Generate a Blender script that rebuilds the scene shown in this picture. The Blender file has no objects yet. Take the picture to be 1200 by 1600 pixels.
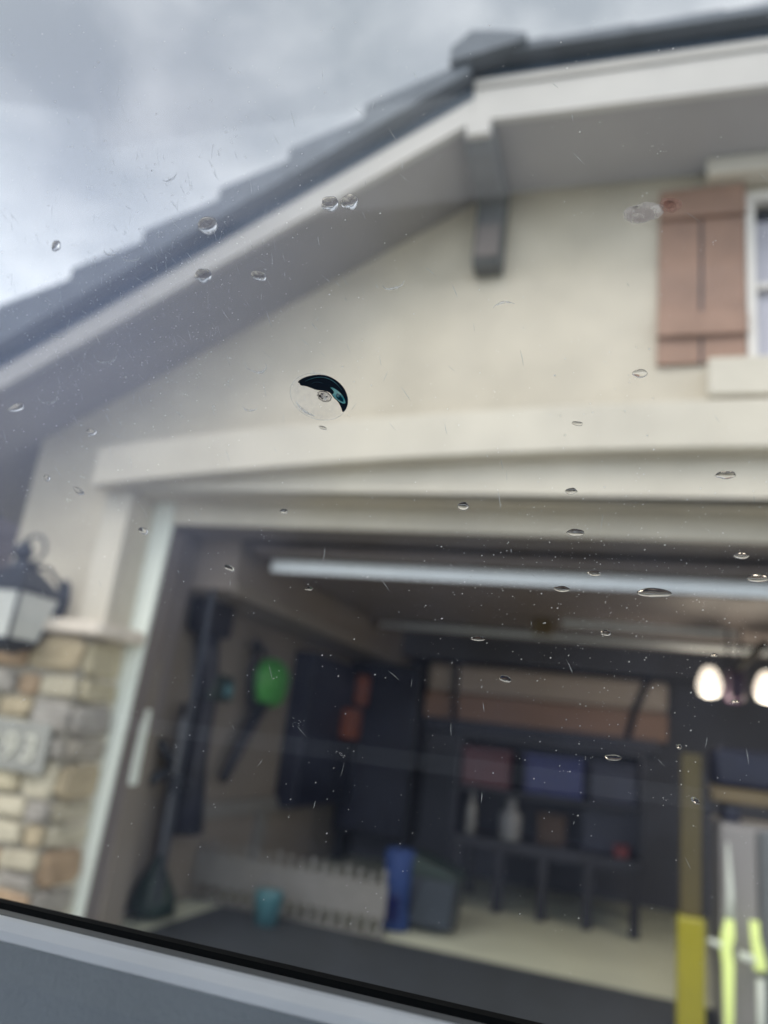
import bpy, math, random
from mathutils import Vector, Matrix
R = math.radians
rnd = random.Random(7)
S = bpy.context.scene
COL = S.collection

# ------------------------------------------------------------------ camera
U = Vector((500, 4100, -1200)).normalized()          # world up seen from the tilted phone
Lf = Vector((-3570, 80, -1200)); Lf = (Lf - U * Lf.dot(U)).normalized()
Xw = -Lf; Yw = U.cross(Xw)
M3 = Matrix((Xw, Yw, U))
CAMZ = 1.35
cd = bpy.data.cameras.new('camera'); cam = bpy.data.objects.new('camera', cd); COL.objects.link(cam)
cam.matrix_world = Matrix.Translation((0, 0, CAMZ)) @ M3.to_4x4()
cd.sensor_fit = 'HORIZONTAL'; cd.sensor_width = 36; cd.lens = 36
cd.clip_start = 0.005; cd.clip_end = 2000
cd.dof.use_dof = True; cd.dof.focus_distance = 0.190; cd.dof.aperture_fstop = 12.5
S.camera = cam

# ------------------------------------------------------------------ world, sun, exposure
W = bpy.data.worlds.new('World'); S.world = W; W.use_nodes = True
nt = W.node_tree; nt.nodes.clear()
def N(t, kind, **kw):
    n = t.nodes.new(kind)
    for k, v in kw.items(): setattr(n, k, v)
    return n
wo = N(nt, 'ShaderNodeOutputWorld'); bg = N(nt, 'ShaderNodeBackground'); bg.inputs['Strength'].default_value = 0.1
sky = N(nt, 'ShaderNodeTexSky', sky_type='NISHITA'); sky.sun_disc = False
SUN_EL, SUN_AZ = 48, 195                              # veiled sun, behind the camera and a little to the left
sky.sun_elevation = R(SUN_EL); sky.sun_rotation = R(SUN_AZ)
tc = N(nt, 'ShaderNodeTexCoord'); mp = N(nt, 'ShaderNodeMapping'); mp.inputs['Scale'].default_value = (1.0, 1.0, 1.35); mp.inputs['Location'].default_value = (3.1, 1.7, 0.4)
nz = N(nt, 'ShaderNodeTexNoise'); nz.inputs['Scale'].default_value = 4.2; nz.inputs['Detail'].default_value = 5; nz.inputs['Roughness'].default_value = 0.56; nz.inputs['Distortion'].default_value = 0.25
nt.links.new(tc.outputs['Generated'], mp.inputs['Vector']); nt.links.new(mp.outputs[0], nz.inputs['Vector'])
cr = N(nt, 'ShaderNodeValToRGB'); el = cr.color_ramp.elements
el[0].position = 0.36; el[0].color = (2.85, 3.18, 3.5, 1); el[1].position = 0.66; el[1].color = (5.0, 5.3, 5.6, 1)
nt.links.new(nz.outputs['Fac'], cr.inputs['Fac'])
# cloud deck is brighter towards the horizon
sx = N(nt, 'ShaderNodeSeparateXYZ'); nt.links.new(tc.outputs['Generated'], sx.inputs[0])
mr = N(nt, 'ShaderNodeMapRange', interpolation_type='SMOOTHSTEP'); mr.inputs['From Min'].default_value = 0.36; mr.inputs['From Max'].default_value = 0.66
mr.inputs['To Min'].default_value = 3.0; mr.inputs['To Max'].default_value = 1.08
nt.links.new(sx.outputs['Z'], mr.inputs['Value'])
vm = N(nt, 'ShaderNodeVectorMath', operation='SCALE'); nt.links.new(cr.outputs['Color'], vm.inputs[0]); nt.links.new(mr.outputs[0], vm.inputs['Scale'])
mx = N(nt, 'ShaderNodeMix', data_type='RGBA'); mx.inputs['Factor'].default_value = 0.93
nt.links.new(sky.outputs[0], mx.inputs[6]); nt.links.new(vm.outputs[0], mx.inputs[7])
nt.links.new(mx.outputs[2], bg.inputs['Color']); nt.links.new(bg.outputs[0], wo.inputs['Surface'])

sd = bpy.data.lights.new('sun', 'SUN'); so = bpy.data.objects.new('sun', sd); COL.objects.link(so)
sd.energy = 1.0; sd.angle = R(35); sd.color = (1.0, 0.93, 0.83)
a = R(SUN_AZ); sdir = Vector((math.sin(a) * math.cos(R(SUN_EL)), math.cos(a) * math.cos(R(SUN_EL)), math.sin(R(SUN_EL))))
so.rotation_euler = sdir.to_track_quat('Z', 'Y').to_euler()
S.view_settings.view_transform = 'Standard'; S.view_settings.look = 'None'
S.view_settings.exposure = 0.72; S.view_settings.gamma = 1; S.view_settings.use_curve_mapping = False
S.cycles.max_bounces = 10; S.cycles.transparent_max_bounces = 16; S.cycles.caustics_refractive = True
S.cycles.sample_clamp_indirect = 4.0

# ------------------------------------------------------------------ materials
def mat(name, c, rough=0.8, var=0.08, scale=6.0, bump=0.0, bscale=60.0, metal=0.0, c2=None, spec=0.5, coat=0.0):
    m = bpy.data.materials.new(name); m.use_nodes = True; t = m.node_tree
    b = t.nodes['Principled BSDF']; b.inputs['Roughness'].default_value = rough; b.inputs['Metallic'].default_value = metal
    b.inputs['Specular IOR Level'].default_value = spec; b.inputs['Coat Weight'].default_value = coat
    co = N(t, 'ShaderNodeTexCoord'); no = N(t, 'ShaderNodeTexNoise'); no.inputs['Scale'].default_value = scale; no.inputs['Detail'].default_value = 4
    t.links.new(co.outputs['Object'], no.inputs['Vector'])
    r = N(t, 'ShaderNodeValToRGB'); e = r.color_ramp.elements; e[0].position = 0.3; e[1].position = 0.7
    if c2 is None:
        e[0].color = tuple(max(0, x * (1 - var)) for x in c) + (1,); e[1].color = tuple(min(1, x * (1 + var)) for x in c) + (1,)
    else:
        e[0].color = tuple(c) + (1,); e[1].color = tuple(c2) + (1,)
    t.links.new(no.outputs['Fac'], r.inputs['Fac']); t.links.new(r.outputs['Color'], b.inputs['Base Color'])
    if bump:
        n2 = N(t, 'ShaderNodeTexNoise'); n2.inputs['Scale'].default_value = bscale; n2.inputs['Detail'].default_value = 3
        t.links.new(co.outputs['Object'], n2.inputs['Vector'])
        bp = N(t, 'ShaderNodeBump'); bp.inputs['Strength'].default_value = bump; bp.inputs['Distance'].default_value = 0.01
        t.links.new(n2.outputs['Fac'], bp.inputs['Height']); t.links.new(bp.outputs[0], b.inputs['Normal'])
    return m
m_stucco = mat('stucco', (0.60, 0.555, 0.465), 0.9, 0.12, 2.0, 0.5, 90)
m_trim = mat('trim_stucco', (0.63, 0.595, 0.515), 0.88, 0.08, 2.4, 0.35, 110)
m_jamb = mat('jamb_paint', (0.17, 0.15, 0.145), 0.6, 0.05, 4)
m_sealstrip = mat('pale_trim', (0.82, 0.88, 0.83), 0.6, 0.03, 4)
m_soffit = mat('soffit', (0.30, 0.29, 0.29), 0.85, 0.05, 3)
m_fascia = mat('fascia_paint', (0.50, 0.49, 0.475), 0.65, 0.05, 3)
m_tile = mat('slate_concrete_tile', (0.165, 0.188, 0.22), 0.8, 0.10, 7, 0.4, 50)
m_under = mat('gap_shade_blue', (0.05, 0.075, 0.11), 0.7, 0.1, 7)  # dark blue painted for the shadow band in the gap under the tiles
m_bracket = mat('bracket_wood', (0.12, 0.125, 0.13), 0.75, 0.12, 9)
m_shutter = mat('brown_shutter', (0.31, 0.19, 0.137), 0.6, 0.12, 6, 0.2, 40)
m_white = mat('white_vinyl', (0.72, 0.70, 0.67), 0.45, 0.03, 4)
m_curtain = mat('pale_curtain', (0.62, 0.62, 0.72), 0.8, 0.05, 12)
m_dark = mat('dark_room', (0.03, 0.035, 0.05), 0.7)
m_siding = mat('mauve_siding', (0.09, 0.08, 0.095), 0.8, 0.1, 5)
m_ledge = mat('cast_ledge', (0.74, 0.67, 0.58), 0.85, 0.08, 9, 0.4, 60)
m_mortar = mat('mortar', (0.37, 0.35, 0.30), 0.95, 0.1, 20, 0.6, 60)
stone_cols = [(0.46, 0.42, 0.32), (0.50, 0.45, 0.32), (0.36, 0.33, 0.28), (0.40, 0.29, 0.19), (0.44, 0.37, 0.25), (0.33, 0.31, 0.28), (0.52, 0.48, 0.37)]
m_stones = [mat('ledgestone', c, 0.9, 0.18, 11, 0.8, 35) for c in stone_cols]
m_plaque = mat('grey_plaque', (0.29, 0.295, 0.275), 0.8, 0.1, 9)
m_digit = mat('pale_digit', (0.56, 0.56, 0.49), 0.6)
m_iron = mat('dark_iron', (0.035, 0.042, 0.06), 0.45, 0.1, 9, metal=0.3)
m_frost = mat('frosted_glass', (0.60, 0.62, 0.60), 0.35, 0.05, 9)
m_concrete = mat('driveway_concrete', (0.48, 0.465, 0.43), 0.9, 0.1, 1.3, 0.3, 40)
m_slab = mat('garage_slab', (0.58, 0.61, 0.49), 0.5, 0.07, 1.5, 0.2, 30)
m_floorsheet = mat('dark_reflection', (0.035, 0.042, 0.05), 0.7, 0.1, 5)
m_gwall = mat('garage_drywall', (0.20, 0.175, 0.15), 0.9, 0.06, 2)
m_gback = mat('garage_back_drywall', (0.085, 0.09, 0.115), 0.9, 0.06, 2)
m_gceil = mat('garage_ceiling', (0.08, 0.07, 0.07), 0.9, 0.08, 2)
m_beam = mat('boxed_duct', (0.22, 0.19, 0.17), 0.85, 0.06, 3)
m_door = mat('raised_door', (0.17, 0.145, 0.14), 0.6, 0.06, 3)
m_galv = mat('galvanised_steel', (0.80, 0.85, 0.88), 0.38, 0.04, 12, metal=1.0)
m_navy = mat('navy_laminate', (0.005, 0.008, 0.028), 0.5, 0.2, 6)
m_blackp = mat('black_plastic', (0.007, 0.008, 0.018), 0.5, 0.2, 8)
m_green = mat('green_plastic', (0.06, 0.34, 0.06), 0.4, 0.15, 14)
m_dgreen = mat('dark_green_plastic', (0.009, 0.026, 0.022), 0.45, 0.2, 14)
m_orange = mat('orange_plastic', (0.22, 0.05, 0.016), 0.45, 0.15, 12)
m_red = mat('red_plastic', (0.055, 0.003, 0.010), 0.45, 0.15, 12)
m_blue = mat('blue_plastic', (0.001, 0.007, 0.085), 0.45, 0.15, 10)
m_blue2 = mat('bright_blue_fabric', (0.012, 0.04, 0.16), 0.7, 0.12, 10)
m_teal = mat('teal_plastic', (0.06, 0.17, 0.20), 0.4, 0.08, 10)
m_beige = mat('beige_laminate', (0.42, 0.36, 0.32), 0.6, 0.04, 3)
m_tan = mat('brown_laminate', (0.28, 0.17, 0.125), 0.6, 0.05, 3)
m_grey = mat('grey_plastic', (0.17, 0.175, 0.19), 0.5, 0.06, 8)
m_bottle = mat('white_bottle', (0.17, 0.17, 0.17), 0.35, 0.03, 8)
m_picket = mat('whitewashed_wood', (0.19, 0.185, 0.175), 0.7, 0.08, 14)
m_yellow = mat('reflected_yellow', (0.28, 0.25, 0.015), 0.35, 0.05, 6, coat=0.3)
m_olive = mat('olive_painted_post', (0.07, 0.055, 0.018), 0.6, 0.1, 8)
m_fridge = mat('white_enamel', (0.27, 0.26, 0.26), 0.3, 0.03, 3)
m_oak = mat('varnished_board', (0.13, 0.095, 0.045), 0.5, 0.15, 12)
m_cabin = mat('cabin_lining', (0.05, 0.052, 0.058), 0.9, 0.08, 30)
m_doorpad = mat('slate_door_pad', (0.28, 0.32, 0.37), 0.5, 0.05, 60, 0.15, 900)
m_doorlip = mat('grey_door_lip', (0.07, 0.08, 0.09), 0.5, 0.05, 60)
m_strip = mat('edge_sheen', (0.80, 0.84, 0.90), 0.38, 0.04, 60, metal=0.1)
m_rubber = mat('black_rubber', (0.003, 0.004, 0.005), 0.9, 0.1, 60, spec=0.05)
m_lawn = mat('lawn', (0.05, 0.075, 0.03), 1.0, 0.3, 3)

def emit(name, c, s, base=(0.8, 0.8, 0.8)):
    m = mat(name, base, 0.4); b = m.node_tree.nodes['Principled BSDF']
    b.inputs['Emission Color'].default_value = tuple(c) + (1,); b.inputs['Emission Strength'].default_value = s
    return m
m_lamp = emit('lit_lens', (1.0, 0.87, 0.70), 0.9)
m_lime = emit('lime_reflection_glow', (0.80, 0.95, 0.38), 0.36, (0.4, 0.48, 0.15))  # glow put in for lime reflections, not a real lamp
m_limew = mat('pale_reflection', (0.62, 0.66, 0.60), 0.4)

def water():
    m = bpy.data.materials.new('water'); m.use_nodes = True; t = m.node_tree; t.nodes.clear()
    o = N(t, 'ShaderNodeOutputMaterial'); g = N(t, 'ShaderNodeBsdfGlass'); g.inputs['IOR'].default_value = 1.33; g.inputs['Roughness'].default_value = 0.0
    co = N(t, 'ShaderNodeTexCoord'); n = N(t, 'ShaderNodeTexNoise'); n.inputs['Scale'].default_value = 420
    bp = N(t, 'ShaderNodeBump'); bp.inputs['Strength'].default_value = 0.12; bp.inputs['Distance'].default_value = 0.0004
    t.links.new(co.outputs['Object'], n.inputs['Vector']); t.links.new(n.outputs['Fac'], bp.inputs['Height']); t.links.new(bp.outputs[0], g.inputs['Normal'])
    t.links.new(g.outputs[0], o.inputs['Surface']); return m
m_water = water()
def translucent(name, c, dens, gloss=0.0):
    """thin deposit: part see-through, part light scattered through it"""
    m = bpy.data.materials.new(name); m.use_nodes = True; t = m.node_tree; t.nodes.clear()
    o = N(t, 'ShaderNodeOutputMaterial'); tr = N(t, 'ShaderNodeBsdfTransparent'); tl = N(t, 'ShaderNodeBsdfTranslucent')
    tl.inputs['Color'].default_value = tuple(c) + (1,); mxs = N(t, 'ShaderNodeMixShader')
    co = N(t, 'ShaderNodeTexCoord'); n = N(t, 'ShaderNodeTexNoise'); n.inputs['Scale'].default_value = 900; n.inputs['Detail'].default_value = 3
    mr_ = N(t, 'ShaderNodeMapRange'); mr_.inputs['From Min'].default_value = 0.3; mr_.inputs['From Max'].default_value = 0.7
    mr_.inputs['To Min'].default_value = dens * 0.5; mr_.inputs['To Max'].default_value = min(1, dens * 1.5)
    t.links.new(co.outputs['Object'], n.inputs['Vector']); t.links.new(n.outputs['Fac'], mr_.inputs['Value']); t.links.new(mr_.outputs[0], mxs.inputs['Fac'])
    t.links.new(tr.outputs[0], mxs.inputs[1]); t.links.new(tl.outputs[0], mxs.inputs[2]); t.links.new(mxs.outputs[0], o.inputs['Surface'])
    return m
m_dust = translucent('mineral_dust', (1.0, 1.0, 1.0), 0.95)
m_film = translucent('dried_film', (0.9, 0.93, 0.95), 0.3)
m_scr = translucent('scratch', (0.9, 0.93, 0.95), 0.4)
m_droptop = mat('dark_drop_top', (0.22, 0.21, 0.22), 0.5)
m_droptop = translucent('dark_drop_top_thin', (0.30, 0.28, 0.30), 0.55)
m_smear = translucent('grimy_smear', (0.80, 0.74, 0.72), 0.62)

def pane_mat():
    m = bpy.data.materials.new('dusty_window_glass'); m.use_nodes = True; t = m.node_tree; t.nodes.clear()
    o = N(t, 'ShaderNodeOutputMaterial'); tr = N(t, 'ShaderNodeBsdfTransparent'); tr.inputs['Color'].default_value = (0.985, 0.98, 0.975, 1)
    gl = N(t, 'ShaderNodeBsdfGlossy'); gl.inputs['Roughness'].default_value = 0.02
    fr = N(t, 'ShaderNodeFresnel'); fr.inputs['IOR'].default_value = 1.45
    ge = N(t, 'ShaderNodeNewGeometry'); om = N(t, 'ShaderNodeMath', operation='SUBTRACT'); om.inputs[0].default_value = 1.0; t.links.new(ge.outputs['Backfacing'], om.inputs[1])
    mu = N(t, 'ShaderNodeMath', operation='MULTIPLY'); t.links.new(fr.outputs[0], mu.inputs[0]); t.links.new(om.outputs[0], mu.inputs[1])
    m1 = N(t, 'ShaderNodeMixShader'); t.links.new(mu.outputs[0], m1.inputs[0]); t.links.new(tr.outputs[0], m1.inputs[1]); t.links.new(gl.outputs[0], m1.inputs[2])
    tl = N(t, 'ShaderNodeBsdfTranslucent'); tl.inputs['Color'].default_value = (0.44, 0.50, 0.72, 1)
    co = N(t, 'ShaderNodeTexCoord'); n = N(t, 'ShaderNodeTexNoise'); n.inputs['Scale'].default_value = 22; n.inputs['Detail'].default_value = 7; n.inputs['Roughness'].default_value = 0.65
    t.links.new(co.outputs['Object'], n.inputs['Vector'])
    r1 = N(t, 'ShaderNodeMapRange'); r1.inputs['From Min'].default_value = 0.35; r1.inputs['From Max'].default_value = 0.7; r1.inputs['To Min'].default_value = 0.003; r1.inputs['To Max'].default_value = 0.035
    t.links.new(n.outputs['Fac'], r1.inputs['Value'])
    # a bluish haze painted into the upper corner of the dusty pane (local metres: x along the car, z up the glass)
    d = N(t, 'ShaderNodeVectorMath', operation='DISTANCE'); d.inputs[1].default_value = (-0.088, 0.0, 0.035)
    t.links.new(co.outputs['Object'], d.inputs[0])
    r2 = N(t, 'ShaderNodeMapRange'); r2.inputs['From Min'].default_value = 0.03; r2.inputs['From Max'].default_value = 0.11; r2.inputs['To Min'].default_value = 0.26; r2.inputs['To Max'].default_value = 0.0
    t.links.new(d.outputs['Value'], r2.inputs['Value'])
    ad = N(t, 'ShaderNodeMath', operation='ADD'); t.links.new(r1.outputs[0], ad.inputs[0]); t.links.new(r2.outputs[0], ad.inputs[1])
    m2 = N(t, 'ShaderNodeMixShader'); t.links.new(ad.outputs[0], m2.inputs[0]); t.links.new(m1.outputs[0], m2.inputs[1]); t.links.new(tl.outputs[0], m2.inputs[2])
    t.links.new(m2.outputs[0], o.inputs['Surface']); return m
m_pane = pane_mat()

# ------------------------------------------------------------------ mesh helpers
def link(name, me, m, parent=None, loc=None):
    o = bpy.data.objects.new(name, me); COL.objects.link(o)
    if m is not None and not me.materials: me.materials.append(m)
    if parent is not None: o.parent = parent
    if loc is not None: o.location = loc
    return o
def tag(o, label=None, cat=None, group=None, kind=None):
    if label: o['label'] = label
    if cat: o['category'] = cat
    if group: o['group'] = group
    if kind: o['kind'] = kind
    return o
def empty(name, loc=(0, 0, 0), rz=0):
    o = bpy.data.objects.new(name, None); COL.objects.link(o); o.location = loc; o.rotation_euler = (0, 0, rz); o.empty_display_size = 0.05; return o
class MB:
    def __init__(s): s.v = []; s.f = []; s.sm = []
    def add(s, vs, fs, smooth=False):
        b = len(s.v); s.v += [tuple(v) for v in vs]; s.f += [tuple(i + b for i in f) for f in fs]; s.sm += [smooth] * len(fs); return s
    def box(s, x0, x1, y0, y1, z0, z1):
        vs = [(x, y, z) for x in (x0, x1) for y in (y0, y1) for z in (z0, z1)]
        return s.add(vs, [(0, 1, 3, 2), (4, 6, 7, 5), (0, 4, 5, 1), (2, 3, 7, 6), (0, 2, 6, 4), (1, 5, 7, 3)])
    def prism(s, pts, a0, a1, axis='y'):
        """pts = outline in the other two axes (x,z) for axis y, (y,z) for axis x, (x,y) for axis z"""
        n = len(pts)
        f = {'y': lambda p, a: (p[0], a, p[1]), 'x': lambda p, a: (a, p[0], p[1]), 'z': lambda p, a: (p[0], p[1], a)}[axis]
        vs = [f(p, a0) for p in pts] + [f(p, a1) for p in pts]
        fs = [tuple(range(n)), tuple(range(2 * n - 1, n - 1, -1))] + [(i, i + n, (i + 1) % n + n, (i + 1) % n) for i in range(n)]
        return s.add(vs, fs)
    def tube(s, path, rad, n=10, cap=True):
        path = [Vector(p) for p in path]; rs = rad if isinstance(rad, (list, tuple)) else [rad] * len(path)
        vs = []; ref = None
        for i, p in enumerate(path):
            d = (path[min(i + 1, len(path) - 1)] - path[max(i - 1, 0)]).normalized()
            if ref is None: ref = Vector((1, 0, 0)) if abs(d.x) < 0.8 else Vector((0, 1, 0))
            a_ = (ref - d * ref.dot(d)).normalized(); ref = a_; b_ = d.cross(a_)
            vs += [p + (a_ * math.cos(2 * math.pi * k / n) + b_ * math.sin(2 * math.pi * k / n)) * rs[i] for k in range(n)]
        fs = [(i * n + k, i * n + (k + 1) % n, (i + 1) * n + (k + 1) % n, (i + 1) * n + k) for i in range(len(path) - 1) for k in range(n)]
        s.add(vs, fs, True)
        if cap:
            b = len(s.v) - len(vs)
            s.f += [tuple(b + k for k in range(n))[::-1], tuple(b + (len(path) - 1) * n + k for k in range(n))]; s.sm += [False, False]
        return s
    def lathe(s, prof, c=(0, 0), n=20, sx=1.0, sy=1.0):
        vs = [(c[0] + r * sx * math.cos(2 * math.pi * k / n), c[1] + r * sy * math.sin(2 * math.pi * k / n), z) for r, z in prof for k in range(n)]
        fs = [(i * n + k, i * n + (k + 1) % n, (i + 1) * n + (k + 1) % n, (i + 1) * n + k) for i in range(len(prof) - 1) for k in range(n)]
        s.add(vs, fs, True); b = len(s.v) - len(vs)
        s.f += [tuple(b + k for k in range(n))[::-1], tuple(b + (len(prof) - 1) * n + k for k in range(n))]; s.sm += [False, False]
        return s
    def mesh(s, name):
        me = bpy.data.meshes.new(name); me.from_pydata(s.v, [], s.f); me.polygons.foreach_set('use_smooth', s.sm)
        import bmesh
        bm = bmesh.new(); bm.from_mesh(me); bmesh.ops.recalc_face_normals(bm, faces=bm.faces); bm.to_mesh(me); bm.free()
        return me
    def build(s, name, m, parent=None, bevel=0.0, loc=None):
        o = link(name, s.mesh(name), m, parent, loc)
        if bevel:
            b = o.modifiers.new('bevel', 'BEVEL'); b.width = bevel; b.segments = 2; b.limit_method = 'ANGLE'
        return o
def box(name, m, parent, x0, x1, y0, y1, z0, z1, bevel=0.0):
    return MB().box(x0, x1, y0, y1, z0, z1).build(name, m, parent, bevel)

# ------------------------------------------------------------------ ground
tag(MB().add([(-400, -400, -0.02), (400, -400, -0.02), (400, 400, -0.02), (-400, 400, -0.02)], [(0, 1, 2, 3)]).build('ground', m_lawn), 'flat green ground running away beyond the driveway', kind='structure')
tag(MB().box(-6.5, 9, -14, 3.99, -0.2, 0.0).build('driveway', m_concrete), 'pale concrete driveway in front of the garage', kind='structure')
tag(MB().box(-4.0, 4.3, 4.0, 9.2, -0.2, 0.004).build('garage_floor', m_slab), 'pale concrete slab of the garage floor', kind='structure')

# ------------------------------------------------------------------ house
house = tag(empty('house', (0, 0, 0)), 'beige stucco house front with a slate grey tiled roof around the open garage', 'house')
FY = 4.0
zb = lambda x: 4.70 + 0.545 * (x + 0.95)              # underside of the left slope
zr = lambda x: 4.70 - 0.020 * (x + 0.95)              # underside of the right slope
WX0, WX1, WZ0, WZ1 = 0.52, 1.62, 3.43, 4.50           # upper window opening
OX0, OX1, OZ = -3.10, 3.86, 2.68                      # garage opening
XL, XR = -3.98, 4.75
w = MB()
w.prism([(XL, 0), (OX0, 0), (OX0, OZ), (XL, OZ)], FY, FY + 0.33)
w.prism([(OX1, 0), (XR, 0), (XR, OZ), (OX1, OZ)], FY, FY + 0.33)
w.prism([(XL, OZ), (XR, OZ), (XR, WZ0), (-3.28, WZ0), (XL, zb(XL))], FY, FY + 0.33)
w.prism([(-3.28, WZ0), (WX0, WZ0), (WX0, zr(WX0)), (-0.95, 4.70)], FY, FY + 0.33)
w.prism([(WX1, WZ0), (XR, WZ0), (XR, zr(XR)), (WX1, zr(WX1))], FY, FY + 0.33)
w.prism([(WX0, WZ1), (WX1, WZ1), (WX1, zr(WX1)), (WX0, zr(WX0))], FY, FY + 0.33)
w.build('facade_wall', m_stucco, house)
box('side_wall', m_stucco, house, XL, XL + 0.2, FY + 0.33, 9.6, 0, 3.0)
box('side_wall', m_stucco, house, XR - 0.2, XR, FY + 0.33, 9.6, 0, 4.5)
# inner door frame set back in the opening, its linings, and the reveals
FB, IZ = 4.20, 2.53
MB().prism([(OX0 + 0.001, 0.0), (-3.035, 0.0), (-2.945, IZ), (-2.945, OZ - 0.002), (OX0 + 0.001, OZ - 0.002)], FB, FB + 0.04).build('frame_board', m_sealstrip, house, 0.006)
MB().prism([(OX1 - 0.001, 0.0), (OX1 - 0.155, 0.0), (OX1 - 0.155, OZ - 0.002), (OX1 - 0.001, OZ - 0.002)], FB, FB + 0.04).build('frame_board', m_sealstrip, house, 0.006)
box('frame_board', m_trim, house, -2.943, OX1 - 0.157, FB, FB + 0.04, IZ, OZ - 0.002, 0.006)
def lean(z): return -3.035 + 0.09 * z / IZ
def lining(dx0, dx1, y0, y1, z1):
    z1 = z1 if z1 else IZ
    vs = [(lean(zz) + dx, y, zz) for zz in (0.0, z1) for dx in (dx0, dx1) for y in (y0, y1)]
    MB().add(vs, [(0, 1, 3, 2), (4, 6, 7, 5), (0, 4, 5, 1), (2, 3, 7, 6), (0, 2, 6, 4), (1, 5, 7, 3)]).build('door_jamb', m_jamb, house)
lining(-0.03, -0.004, FB + 0.041, 4.56, IZ - 0.002); lining(-0.003, 0.018, FB + 0.10, FB + 0.16, IZ - 0.03); lining(-0.003, 0.012, FB + 0.26, 4.56, IZ - 0.03)
box('door_jamb', m_jamb, house, OX1 - 0.155, OX1 - 0.13, FB + 0.041, 4.56, 0.0, IZ)
box('lintel_lining', m_jamb, house, -2.94, OX1 - 0.16, FB + 0.041, 4.56, IZ, IZ + 0.03)
box('side_wall', m_gwall, house, -3.9, -2.98, 4.34, 4.56, 0, 2.6)
# arched header band, board under it, casing boards
arc = lambda x: 2.935 - 0.0155 * (x - 0.7) ** 2
bz = lambda v: 1.35 + (v - 1.35) * 3.80 / 3.90
xs = [-3.32 + i * (8.1 / 40) for i in range(41)]
MB().prism([(x, bz(arc(x))) for x in xs] + [(x, bz(arc(x) + 0.268)) for x in reversed(xs)], 3.80, FY - 0.002).build('header_band', m_trim, house, 0.012)
MB().prism([(-3.22, 2.672), (4.70, 2.672)] + [(x, bz(arc(x)) - 0.002) for x in reversed(xs) if x > -3.2] + [(-3.22, 2.674)], 3.925, FY - 0.002).build('header_board', m_trim, house, 0.006)
box('casing_board', m_trim, house, -3.30, OX0 - 0.002, FY - 0.055, FY - 0.002, 1.80, 2.668, 0.008)
box('casing_board', m_trim, house, OX1 + 0.002, 4.06, FY - 0.055, FY - 0.002, 0.0, 2.668, 0.008)
# roof: decks, soffits, fascias
def slab(x0, x1, f, t0, t1, y0, y1, name, m):
    return MB().prism([(x0, f(x0) + t0), (x1, f(x1) + t0), (x1, f(x1) + t1), (x0, f(x0) + t1)], y0, y1).build(name, m, house)
XE = -4.75
slab(XE, -0.95, zb, 0.003, 0.10, 3.43, 9.6, 'soffit', m_soffit)
slab(-0.95, 5.3, zr, 0.003, 0.10, 3.43, 9.6, 'soffit', m_soffit)
slab(XE, -0.96, zb, -0.006, 0.155, 3.385, 3.427, 'fascia_board', m_fascia)
slab(-0.957, 5.3, zr, -0.006, 0.215, 3.385, 3.427, 'fascia_board', m_fascia)
slab(-0.957, 5.3, zr, 0.218, 0.268, 3.368, 3.427, 'fascia_cap', m_fascia)
slab(XE, -0.96, zb, 0.158, 0.29, 3.40, 9.6, 'roof_deck', m_under)
slab(-0.957, 5.3, zr, 0.27, 0.375, 3.40, 9.6, 'roof_deck', m_under)
# tiles: rake row + field rows, each tile its own object
bxs = [(-4.86, -4.39, 3.22, 3.40), (-4.39, -3.92, 3.43, 3.60), (-3.92, -3.40, 3.655, 3.835), (-3.40, -2.925, 3.885, 4.055), (-2.925, -2.446, 4.114, 4.300), (-2.446, -2.022, 4.357, 4.520), (-2.022, -1.581, 4.580, 4.755), (-1.581, -0.98, 4.814, 5.055)]
for (x0, x1, z0, z1) in bxs:
    z0 += 0.022; z1 -= 0.004
    me = MB().prism([(x0, z0), (x1 + 0.004, z1), (x1 + 0.004, zb(x1) + 0.275), (x0, zb(x0) + 0.275)], 3.30, 3.62).mesh('rake_tile')
    link('roof_tile', me, m_tile, house)
    me = MB().prism([(x0, z0 - 0.01), (x1 + 0.03, z1), (x1 + 0.03, z1 - 0.04), (x0, z0 - 0.05)], 0.004, 0.326).mesh('field_tile')
    for k in range(18): link('roof_tile', me, m_tile, house, (0, 3.62 + 0.33 * k, 0))
for k in range(14):
    x0 = -0.97 + 0.435 * k; x1 = x0 + 0.435; z0 = 5.125 - 0.022 * (x0 + 0.95); z1 = 5.125 - 0.022 * (x1 + 0.95)
    me = MB().prism([(x0, z0 - 0.008), (x1 + 0.003, z1 + 0.004), (x1 + 0.003, z1 - 0.055), (x0, z0 - 0.055)], 3.30, 3.62).mesh('rake_tile')
    link('roof_tile', me, m_tile, house)
    me = MB().prism([(x0, z0 - 0.02), (x1 + 0.02, z1 + 0.004), (x1 + 0.02, z1 - 0.03), (x0, z0 - 0.055)], 0.004, 0.326).mesh('field_tile')
    for j in range(6): link('roof_tile', me, m_tile, house, (0, 3.62 + 0.33 * j, 0))
for k in range(8):
    y0 = 3.26 + 0.42 * k
    MB().prism([(-1.085, 5.01), (-1.085, 5.115), (-0.975, 5.215), (-0.86, 5.19), (-0.66, 5.13), (-0.66, 5.09)], y0, y0 + 0.44).build('ridge_tile', m_tile, house, loc=(0, 0, 0.010 * (k % 2)))
# bracket under the peak
br = MB().prism([(3.43, 4.715), (3.43, 4.60), (3.50, 4.56), (3.86, 4.52), (3.86, 4.12), (3.90, 4.09), (3.998, 4.09), (3.998, 4.695)], -1.00, -0.83, 'x').build('bracket', m_bracket, house, 0.01)
MB().prism([(3.384, 4.60), (3.384, 4.735), (3.43, 4.735), (3.43, 4.60)], -0.985, -0.845, 'x').build('beam_end', m_fascia, br, 0.008)
MB().box(-0.985, -0.845, 3.845, 3.858, 4.14, 4.36).build('bracket_face', m_jamb, br)
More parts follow.
